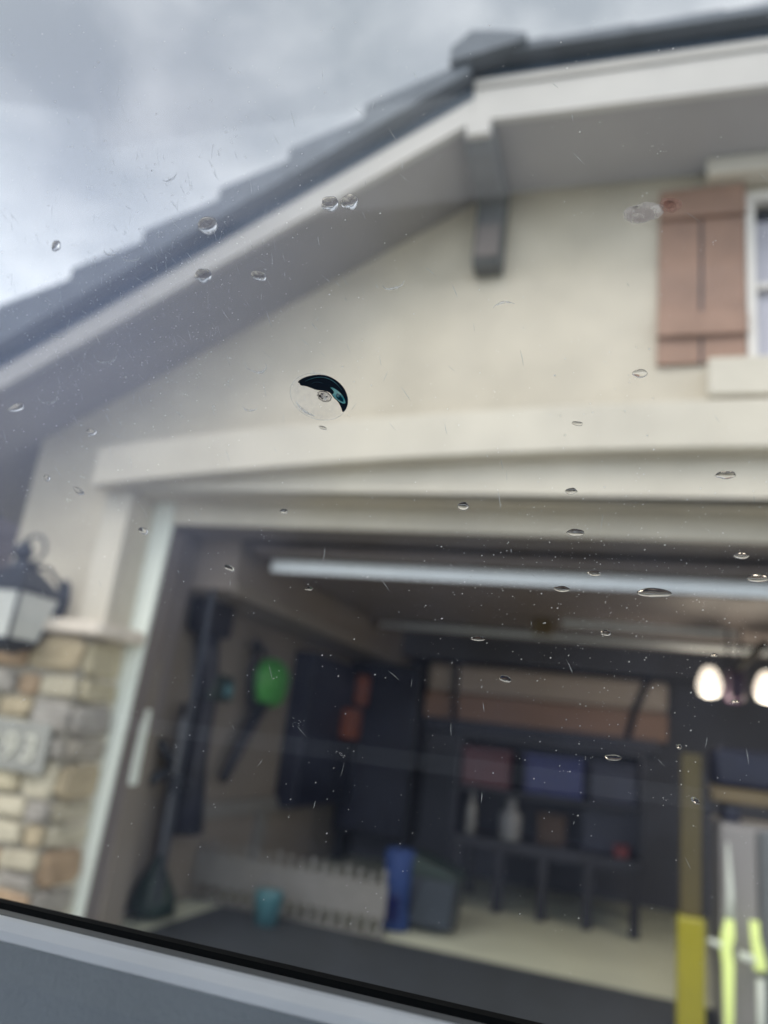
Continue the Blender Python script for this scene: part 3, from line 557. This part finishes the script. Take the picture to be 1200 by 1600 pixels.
# window glass: its frame tilts 20 degrees inwards at the top; local x along the car, y outwards, z up the glass
TILT = R(20)
GO = Vector((-0.08038, 0.16711, CAMZ + 0.08244))
GM = Matrix.Translation(GO) @ Matrix.Rotation(TILT, 4, 'X')
cw = empty('car_window'); cw.matrix_world = GM
tag(cw, 'dusty clear side window of the car with a bullseye chip and rain drops on it', 'car window')
MM = 0.001
glass = MB().box(-0.55, 0.62, 0.0, 0.004, -0.19, 0.36).build('glass', m_pane, cw)
def flat(pts, y, th, name, m, parent, dome=0.0):
    """thin sheet following an outline in mm on the glass, optionally bulged"""
    cx = sum(p[0] for p in pts) / len(pts); cz = sum(p[1] for p in pts) / len(pts); n = len(pts); vs = []
    rings = [1.0, 0.92, 0.75, 0.5, 0.25]
    for s in rings:
        vs += [((cx + (p[0] - cx) * s) * MM, y - dome * (1 - s * s), (cz + (p[1] - cz) * s) * MM) for p in pts]
    fs = [(r_ * n + k, r_ * n + (k + 1) % n, (r_ + 1) * n + (k + 1) % n, (r_ + 1) * n + k) for r_ in range(len(rings) - 1) for k in range(n)]
    fs.append(tuple(range((len(rings) - 1) * n, len(rings) * n)))
    b = MB().add(vs, fs, True); return b.build(name, m, parent)
# --- bullseye chip: clear lens and crushed pit; dark crescent, teal reflections and glints painted as coloured sheets
def smooth(pts, it=2, closed=True):
    for _ in range(it):
        q = []
        for i in range(len(pts) if closed else len(pts) - 1):
            a_, b_ = pts[i], pts[(i + 1) % len(pts)]
            q += [(a_[0] * .75 + b_[0] * .25, a_[1] * .75 + b_[1] * .25), (a_[0] * .25 + b_[0] * .75, a_[1] * .25 + b_[1] * .75)]
        pts = q
    return pts
def ell(rx, rz, ang, n=48, cx=0.0, cz=0.0, jit=0.0):
    ca, sa = math.cos(R(ang)), math.sin(R(ang)); out = []
    for k in range(n):
        a_ = 2 * math.pi * k / n; j = 1 + jit * (rnd.random() - .5)
        x, zz = rx * j * math.cos(a_), rz * j * math.sin(a_); out.append((cx + x * ca - zz * sa, cz + x * sa + zz * ca))
    return out
m_chipclear = translucent('chip_clear', (1, 1, 1), 0.12)
chip = flat(ell(8.35, 5.75, -19), -0.0003, 0, 'chip', m_chipclear, cw); chip['label'] = 'round bullseye stone chip with dark blue crescent'
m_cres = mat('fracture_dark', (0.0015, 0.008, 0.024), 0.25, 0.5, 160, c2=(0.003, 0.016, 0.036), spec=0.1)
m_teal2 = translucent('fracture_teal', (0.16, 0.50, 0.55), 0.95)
cres = smooth([(-6.07, 3.91), (-5.0, 4.71), (-3.17, 5.35), (-0.44, 5.7), (1.66, 5.51), (3.46, 4.96), (5.1, 3.97), (6.58, 2.7), (7.62, 1.17), (8.22, -0.75), (8.17, -2.12), (7.65, -3.47), (6.77, -4.33), (6.41, -3.17), (5.87, -2.07), (5.12, -1.09), (4.45, -0.62), (3.95, 0.05), (3.3, 0.85), (2.3, 1.3), (0.78, 1.55), (-0.73, 1.73), (-2.25, 2.33), (-3.77, 2.87), (-5.15, 2.97), (-5.3, 3.6)], 1)
def sheet(pts, y, name, m, parent, th=0.0001):
    return MB().prism([(p[0] * MM, p[1] * MM) for p in pts], y, y + th).build(name, m, parent)
teal = smooth([(3.11, 2.34), (4.07, 2.2), (5.41, 1.37), (6.6, 0.32), (7.34, -0.87), (7.6, -2.0), (6.76, -1.95), (5.72, -1.38), (4.82, -0.67), (4.2, -0.1), (3.75, 0.45), (4.31, 0.71), (4.22, 1.4)], 1)
hole = [(q[0] + 0.0, q[1] + 0.0) for q in teal]
i0 = max(range(len(cres)), key=lambda i: cres[i][0] + cres[i][1]); j0 = min(range(len(hole)), key=lambda j: (hole[j][0] - cres[i0][0]) ** 2 + (hole[j][1] - cres[i0][1]) ** 2)
def area(p): return sum(p[i][0] * p[(i + 1) % len(p)][1] - p[(i + 1) % len(p)][0] * p[i][1] for i in range(len(p)))
if area(cres) * area(hole) > 0: hole = hole[::-1]; j0 = len(hole) - 1 - j0
cres = cres[:i0 + 1] + hole[j0:] + hole[:j0 + 1] + cres[i0:]
sheet(cres, -0.0006, 'dark_crescent', m_cres, chip)
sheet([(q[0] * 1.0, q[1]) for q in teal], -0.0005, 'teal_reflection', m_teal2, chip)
sheet(smooth([(5.2, 0.9), (6.3, 0.1), (6.9, -0.9), (7.1, -1.6), (6.2, -1.4), (5.3, -0.7), (4.8, 0.0)], 1), -0.00066, 'blue_reflection', translucent('reflected_blue', (0.05, 0.16, 0.24), 0.8), chip)
def wire(pts, w_, y, name, m, parent, taper=True):
    n = len(pts); rr = [w_ * MM * (0.25 + 0.75 * math.sin(math.pi * i / (n - 1)) if taper else 1) for i in range(n)]
    return MB().tube([(p[0] * MM, y, p[1] * MM) for p in pts], rr, 6).build(name, m, parent)
arcp = smooth([(-4.23, 3.72), (-2.86, 4.37), (-1.04, 4.86), (0.76, 4.94), (2.56, 4.66), (4.36, 3.78), (5.85, 2.45), (7.04, 0.91)], 2, False)
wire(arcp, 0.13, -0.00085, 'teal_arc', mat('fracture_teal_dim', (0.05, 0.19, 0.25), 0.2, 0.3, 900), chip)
wire([(p[0], p[1]) for p in smooth([(-2.6, 2.9), (-1.2, 3.7), (0.4, 3.7), (2.2, 3.0)], 2, False)], 0.09, -0.00085, 'blue_arc', mat('reflected_blue_dim', (0.02, 0.06, 0.11), 0.2, 0.3, 900), chip)
rim = ell(8.4, 5.8, -19, 60); rim.append(rim[0])
wire(rim, 0.08, -0.0004, 'rim', m_film, chip, False)
m_white_g = translucent('glint_white', (1, 1, 1), 0.75)
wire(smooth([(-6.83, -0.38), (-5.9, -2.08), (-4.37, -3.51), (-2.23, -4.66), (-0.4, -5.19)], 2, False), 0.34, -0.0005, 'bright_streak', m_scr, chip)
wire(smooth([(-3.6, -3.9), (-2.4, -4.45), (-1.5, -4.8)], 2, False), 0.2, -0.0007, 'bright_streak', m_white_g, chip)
pit = flat(ell(2.0, 1.35, -22, 16, 1.85, -0.05, 0.25), -0.0009, 0, 'impact_pit', translucent('pit_grey', (0.2, 0.18, 0.2), 0.25), chip)
m_glass = bpy.data.materials.new('crushed_glass'); m_glass.use_nodes = True; _t = m_glass.node_tree; _t.nodes.clear(); _o = N(_t, 'ShaderNodeOutputMaterial'); _g = N(_t, 'ShaderNodeBsdfGlass'); _g.inputs['IOR'].default_value = 1.5; _t.links.new(_g.outputs[0], _o.inputs['Surface'])
m_white2 = translucent('facet_glint', (1, 1, 1), 1.0)
m_cr = [translucent('crushed_white', (1, 1, 1), 0.9), mat('crushed_mauve', (0.45, 0.38, 0.42), 0.2, 0.3, 900), mat('crushed_dark', (0.01, 0.01, 0.015), 0.2), translucent('crushed_pale', (0.9, 0.8, 0.85), 0.6)]
for k in range(30):
    a_ = rnd.uniform(0, 6.28); r_ = rnd.uniform(0, 1) ** 0.6; cx = 1.85 + 1.55 * r_ * math.cos(a_); cz = -0.05 + 0.85 * r_ * math.sin(a_) - 0.3 * r_ * math.cos(a_)
    s = rnd.uniform(0.18, 0.5); n_ = rnd.choice((3, 4)); t0 = rnd.uniform(0, 6.28)
    vs = [((cx + s * rnd.uniform(.6, 1.3) * math.cos(t0 + 6.283 * q / n_)) * MM, -0.0014 - 0.0004 * rnd.random(), (cz + 0.7 * s * rnd.uniform(.6, 1.3) * math.sin(t0 + 6.283 * q / n_)) * MM) for q in range(n_)]
    MB().add(vs, [tuple(range(n_))]).build('crushed_facet', (m_white2, m_cr[2], m_white2, m_cr[3], m_white2)[k % 5], chip)
pr = ell(1.9, 1.15, -20, 22, 1.85, -0.05, 0.3); pr.append(pr[0])
wire(pr, 0.11, -0.0012, 'pit_ring', mat('pit_ring_dark', (0.03, 0.02, 0.035), 0.4), chip, False)
# --- rain drops on the outside of the glass, each a water dome
def drop(u, v, w_, h_, ang, label, name='water_drop', flatness=0.24, m=None, jit=0.06, cat='water drop', group='rain drops on the car window'):
    n, rings = 40, 12; ph = [rnd.uniform(0, 6.28) for _ in range(4)]; am = [rnd.uniform(-1, 1) * jit for _ in range(4)]
    H = flatness * min(w_, h_); vs = []
    for i in range(rings):
        s = math.cos(math.pi / 2 * i / rings)
        for k in range(n):
            a_ = 2 * math.pi * k / n; rad = 1 + sum(am[q] * math.sin((q + 2) * a_ + ph[q]) for q in range(4))
            x = w_ / 2 * rad * s * math.cos(a_); zz = h_ / 2 * rad * s * math.sin(a_)
            hh = H * math.sqrt(max(0, 1 - s * s)) * (1 - 0.25 * (zz / (h_ / 2)))
            vs.append((x * MM, hh * MM, zz * MM))
    vs.append((0, H * MM, 0)); vs.append((0, 0, 0)); T = rings * n
    fs = [(i * n + k, i * n + (k + 1) % n, (i + 1) * n + (k + 1) % n, (i + 1) * n + k) for i in range(rings - 1) for k in range(n)]
    fs += [((rings - 1) * n + k, (rings - 1) * n + (k + 1) % n, T) for k in range(n)]; fs += [(k, T + 1, (k + 1) % n) for k in range(n)]
    b = MB().add(vs, fs, True); b.sm[-n:] = [False] * n
    o = b.build(name, m or m_water); o.matrix_world = GM @ Matrix.Translation((u * MM, 0.00403, v * MM)) @ Matrix.Rotation(R(-ang), 4, 'Y')
    tag(o, label, cat, group); return o
DR = [
 (-35.56, 48.52, 6.43, 4.9, -10, 'plump clear drop on the edge of the sloping roof against the sky'),
 (-37.03, 34.89, 5.46, 3.9, -9, 'round drop over the sloping fascia with sparkles at its lower edge'),
 (-19.76, 33.57, 5.01, 2.66, -17, 'faint smoky drop right of the one on the sloping fascia'),
 (1.06, 50.63, 4.9, 3.88, -6, 'left drop of the touching pair over the fascia left of the bracket'),
 (6.54, 50.53, 4.8, 4.00, -6, 'right drop of the touching pair over the fascia left of the bracket'),
 (83.34, -47.23, 7.60, 2.21, 1, 'wide striped drop just under the bright steel strut, widest of the right side'),
 (105.23, -42.73, 4.8, 1.83, 1, 'striped drop cut by the right edge of the picture on the bright strut'),
 (101.77, -37.80, 3.20, 1.56, -1, 'small striped drop above the bright strut near the right edge'),
 (98.05, -19.64, 4.20, 1.84, 4, 'flat drop on the arched header below the window sill'),
 (64.04, -23.78, 2.93, 1.51, 1, 'small drop with white line under the arched header band'),
 (65.25, -33.71, 4.10, 1.81, 0, 'dark flat drop on the lower header board above the opening'),
 (69.81, -43.33, 3.18, 1.36, 1, 'small drop lying on the bright steel strut'),
 (62.25, -47.52, 3.71, 1.53, 0, 'milky drop just below the bright strut left of the wide striped one'),
 (37.63, -27.93, 2.89, 2.06, -4, 'small round drop in the shadow under the middle of the header'),
 (72.70, -57.48, 2.43, 1.51, -1, 'small drop over the second steel strut'),
 (48.87, -70.78, 2.94, 1.76, -5, 'dark small drop over the beige cupboard panel'),
 (41.92, -61.20, 3.52, 1.27, 4, 'thin flat drop above the left end of the beige cupboard'),
 (75.04, -87.46, 4.02, 1.53, 4, 'flat pale drop over the black tote on the rack'),
 (-103.07, -0.27, 6.75, 2.56, 11, 'bright slanting drop at the left edge under the eaves'),
 (-75.32, -8.12, 3.85, 2.05, -5, 'small drop on the stucco left above the header band'),
 (-80.16, -25.58, 4.37, 1.83, -25, 'slanted drop on the stucco above the wall lantern'),
 (-91.85, -21.90, 2.40, 1.94, -34, 'tiny drop beside the dark mauve siding'),
 (-57.43, -37.01, 3.16, 2.10, -16, 'small drop beside the top of the outer casing board'),
 (-28.92, -46.55, 3.31, 1.65, -15, 'pale drop inside the top left corner of the garage opening'),
 (-12.15, -30.31, 2.46, 1.37, 1, 'tiny drop in the groove of the left header'),
 (79.15, 3.77, 3.4, 1.88, -2, 'small drop on the wall below the shutter'),
 (-87.36, 47.45, 3.20, 3.33, -46, 'bright rounded drop alone against the white sky'),
 (65.20, -7.61, 2.63, 1.04, -9, 'thin dark drop on the arched header band'),
 (96.64, -60.91, 1.59, 0.87, 5, 'sparkling tiny drop just above the left opener lamp'),
 (89.67, -83.05, 1.34, 1.21, -15, 'sparkling tiny drop at the top of the olive post'),
 (93.50, -95.30, 2.24, 1.37, -31, 'squiggly tiny drop over the middle of the olive post'),
 (101.37, -71.17, 1.83, 0.86, 6, 'sparkling tiny drop below and between the two opener lamps'),
 (-4.61, -51.06, 2.42, 1.03, 3, 'tiny drop over the left end of the garage door'),
 (-0.70, -7.79, 2.53, 0.84, -19, 'thin dark fleck of water right below the chip')]
m_glint = mat('bright_edge', (0.9, 0.9, 0.9), 0.1)
for d_ in DR:
    o = drop(*d_)
    if d_[1] > 25 and -60 < d_[0] < 10:      # partly dried drops: dark film across the top, white glints painted on the lower edge
        for q in range(7):
            a_ = R(rnd.uniform(215, 330)); cx, cz = d_[2] * .40 * math.cos(a_), d_[3] * .40 * math.sin(a_); s_ = rnd.uniform(0.12, 0.38)
            MB().prism([((cx + s_ * math.cos(t_) * rnd.uniform(.5, 1.2)) * MM, (cz + 0.7 * s_ * math.sin(t_) * rnd.uniform(.5, 1.2)) * MM) for t_ in (0, 1, 2, 3, 4, 5)], -0.00006, -0.00003).build('painted_glint', m_white_g, o)
        flat(ell(d_[2] * .46, d_[3] * .3, 0, 20, 0, d_[3] * .12, 0.1), -0.00002, 0, 'dark_top_film', m_droptop, o)
# grimy double smear by the shutter
def film(outline, y, name, m, par=None):
    return MB().prism([(p[0] * MM, p[1] * MM) for p in outline], y, y + 0.00003).build(name, m, par)
m_milk = translucent('milky_film', (0.66, 0.62, 0.61), 0.42); m_rust = translucent('rusty_film', (0.42, 0.24, 0.20), 0.35); m_core = translucent('pale_core', (1.0, 0.99, 0.97), 0.8)
sm = film(smooth(ell(4.6, 2.3, 6, 26, -1.8, -0.3, 0.22), 1), 0.0042, 'dirty_splash', m_milk)
sm.matrix_world = GM @ Matrix.Translation((80.8 * MM, 0, 40.8 * MM)); tag(sm, 'milky two-lobed splash of dirt over the top left corner of the brown shutter', 'splash')
film(smooth(ell(2.4, 1.7, -12, 18, 4.0, 0.9, 0.25), 1), 0.00424, 'rusty_lobe', m_rust, sm)
film(smooth(ell(1.5, 0.9, -12, 14, 3.9, 1.0, 0.3), 1), 0.00428, 'rusty_lobe', m_rust, sm)
film(smooth(ell(3.4, 1.5, 4, 18, -2.0, -0.7, 0.3), 1), 0.00424, 'muddy_patch', m_milk, sm)
film(smooth(ell(1.3, 0.8, -20, 12, 0.9, 0.3, 0.4), 1), 0.00432, 'pale_core', m_core, sm)
film(smooth(ell(0.7, 0.15, 10, 8, -3.6, 1.2, 0.4), 1), 0.00432, 'dark_fleck', m_cr[2], sm)
film(smooth(ell(0.5, 0.12, -10, 8, 4.2, 1.6, 0.4), 1), 0.00434, 'dark_fleck', m_cr[2], sm)

# --- dried rings, scratches, dust: real specks lying on the glass
def on_glass(name, b, m, label, cat=None, group=None, kind=None, y=0.0):
    o = b.build(name, m); o.matrix_world = GM @ Matrix.Translation((0, y, 0)); return tag(o, label, cat, group, kind)
rings_ = [(-45.0, 62.0, 2.6, 1.6, 20, 200, 340, 'short curved dried mark crossing the roof tiles above the plump drop'), (-20.0, -2.0, 2.2, 1.2, 0, 180, 330, 'faint curved mark just left of and below the chip'),
  (20.0, 28.0, 3.0, 1.6, 8, 190, 350, 'faint curved mark on the gable wall right of the touching drops'), (48.0, 20.0, 2.6, 1.2, 5, 20, 170, 'pale upside-down curve on the gable wall below the bracket'),
  (-66.73, 14.85, 4.4, 3.6, -3, 200, 370, 'faint round dried water ring between the roof fascia and the header'), (-87.40, 2.98, 3.8, 2.8, -2, 190, 380, 'dried water ring near the left edge under the eaves'),
  (-18.44, 8.98, 3.2, 1.9, -20, 230, 400, 'crescent dried water mark left of the chip'), (-57.75, 40.92, 3.2, 1.5, -5, 180, 360, 'crescent dried mark over the dark edge of the roof'),
  (-83.15, 20.80, 3.2, 1.4, -3, 180, 360, 'crescent dried mark over the left end of the fascia'), (-64.21, 43.25, 2.6, 1.6, -5, 170, 340, 'small dried mark next to the sky at the roof edge')]
for u, v, rx, rz_, an, a0, a1, lab in rings_:
    ca, sa = math.cos(R(an)), math.sin(R(an)); pts = []
    for k in range(25):
        a_ = R(a0 + (a1 - a0) * k / 24); j = 1 + 0.03 * math.sin(5 * a_); x, zz = rx * j * math.cos(a_), rz_ * j * math.sin(a_); pts.append(((u + x * ca - zz * sa) * MM, 0, (v + x * sa + zz * ca) * MM))
    rr = [0.00006 + 0.00026 * math.sin(math.pi * i / 24) ** 2 for i in range(25)]
    on_glass('dried_ring', MB().tube(pts, rr, 5), m_film, lab, 'water mark', 'dried rings on the car window', y=-0.0002)
b = MB()
for _ in range(330):
    if rnd.random() < 0.75: u, v = rnd.gauss(-50, 38), rnd.gauss(30, 28)
    else: u, v = rnd.uniform(-110, 110), rnd.uniform(-110, 90)
    L_ = rnd.choice([rnd.uniform(0.8, 3), rnd.uniform(2, 5)]); a_ = R(rnd.gauss(-68, 22)); r_ = rnd.uniform(0.00003, 0.00008)
    c_ = rnd.uniform(-0.15, 0.15)
    b.tube([((u + L_ * s * math.cos(a_ + c_ * s)) * MM, 0, (v + L_ * s * math.sin(a_ + c_ * s)) * MM) for s in (0, 0.33, 0.66, 1)], [r_ * .3, r_, r_, r_ * .3], 4)
on_glass('scratches', b, m_scr, 'fine scratches and hairs on the window glass', kind='stuff', y=-0.0003)
b = MB()
def speck(u, v, s):
    k = rnd.randint(4, 6); el_ = rnd.uniform(0.6, 1.0); a0 = rnd.uniform(0, 3.14)
    pts = [((u + s * math.cos(2 * math.pi * q / k) * rnd.uniform(.7, 1.2)) * MM, (v + s * el_ * math.sin(2 * math.pi * q / k + a0 * .1) * rnd.uniform(.7, 1.2)) * MM) for q in range(k)]
    b.prism(pts, 0, 0.00005)
for _ in range(4200):
    q = rnd.random()
    if q < 0.35: u, v = rnd.gauss(-55, 35), rnd.gauss(25, 30)
    elif q < 0.65: u, v = rnd.gauss(75, 28), rnd.gauss(-42, 22)
    else: u, v = rnd.uniform(-115, 115), rnd.uniform(-140, 110)
    s = 0.06 + 0.15 * rnd.random() ** 3 + (0.14 if rnd.random() < 0.02 else 0)
    speck(u, v, s)
on_glass('dust_specks', b, m_dust, 'pale dust specks scattered over the window glass', kind='stuff', y=-0.0004)
b = MB()
for _ in range(26):
    cx_, cz_ = rnd.uniform(-100, 105), rnd.uniform(-100, 60)
    for _ in range(rnd.randint(4, 11)): speck(cx_ + rnd.gauss(0, 1.3), cz_ + rnd.gauss(0, 0.7), rnd.uniform(0.05, 0.15))
on_glass('dust_clusters', b, m_dust, 'little clusters of mineral spots on the window glass', kind='stuff', y=-0.00045)
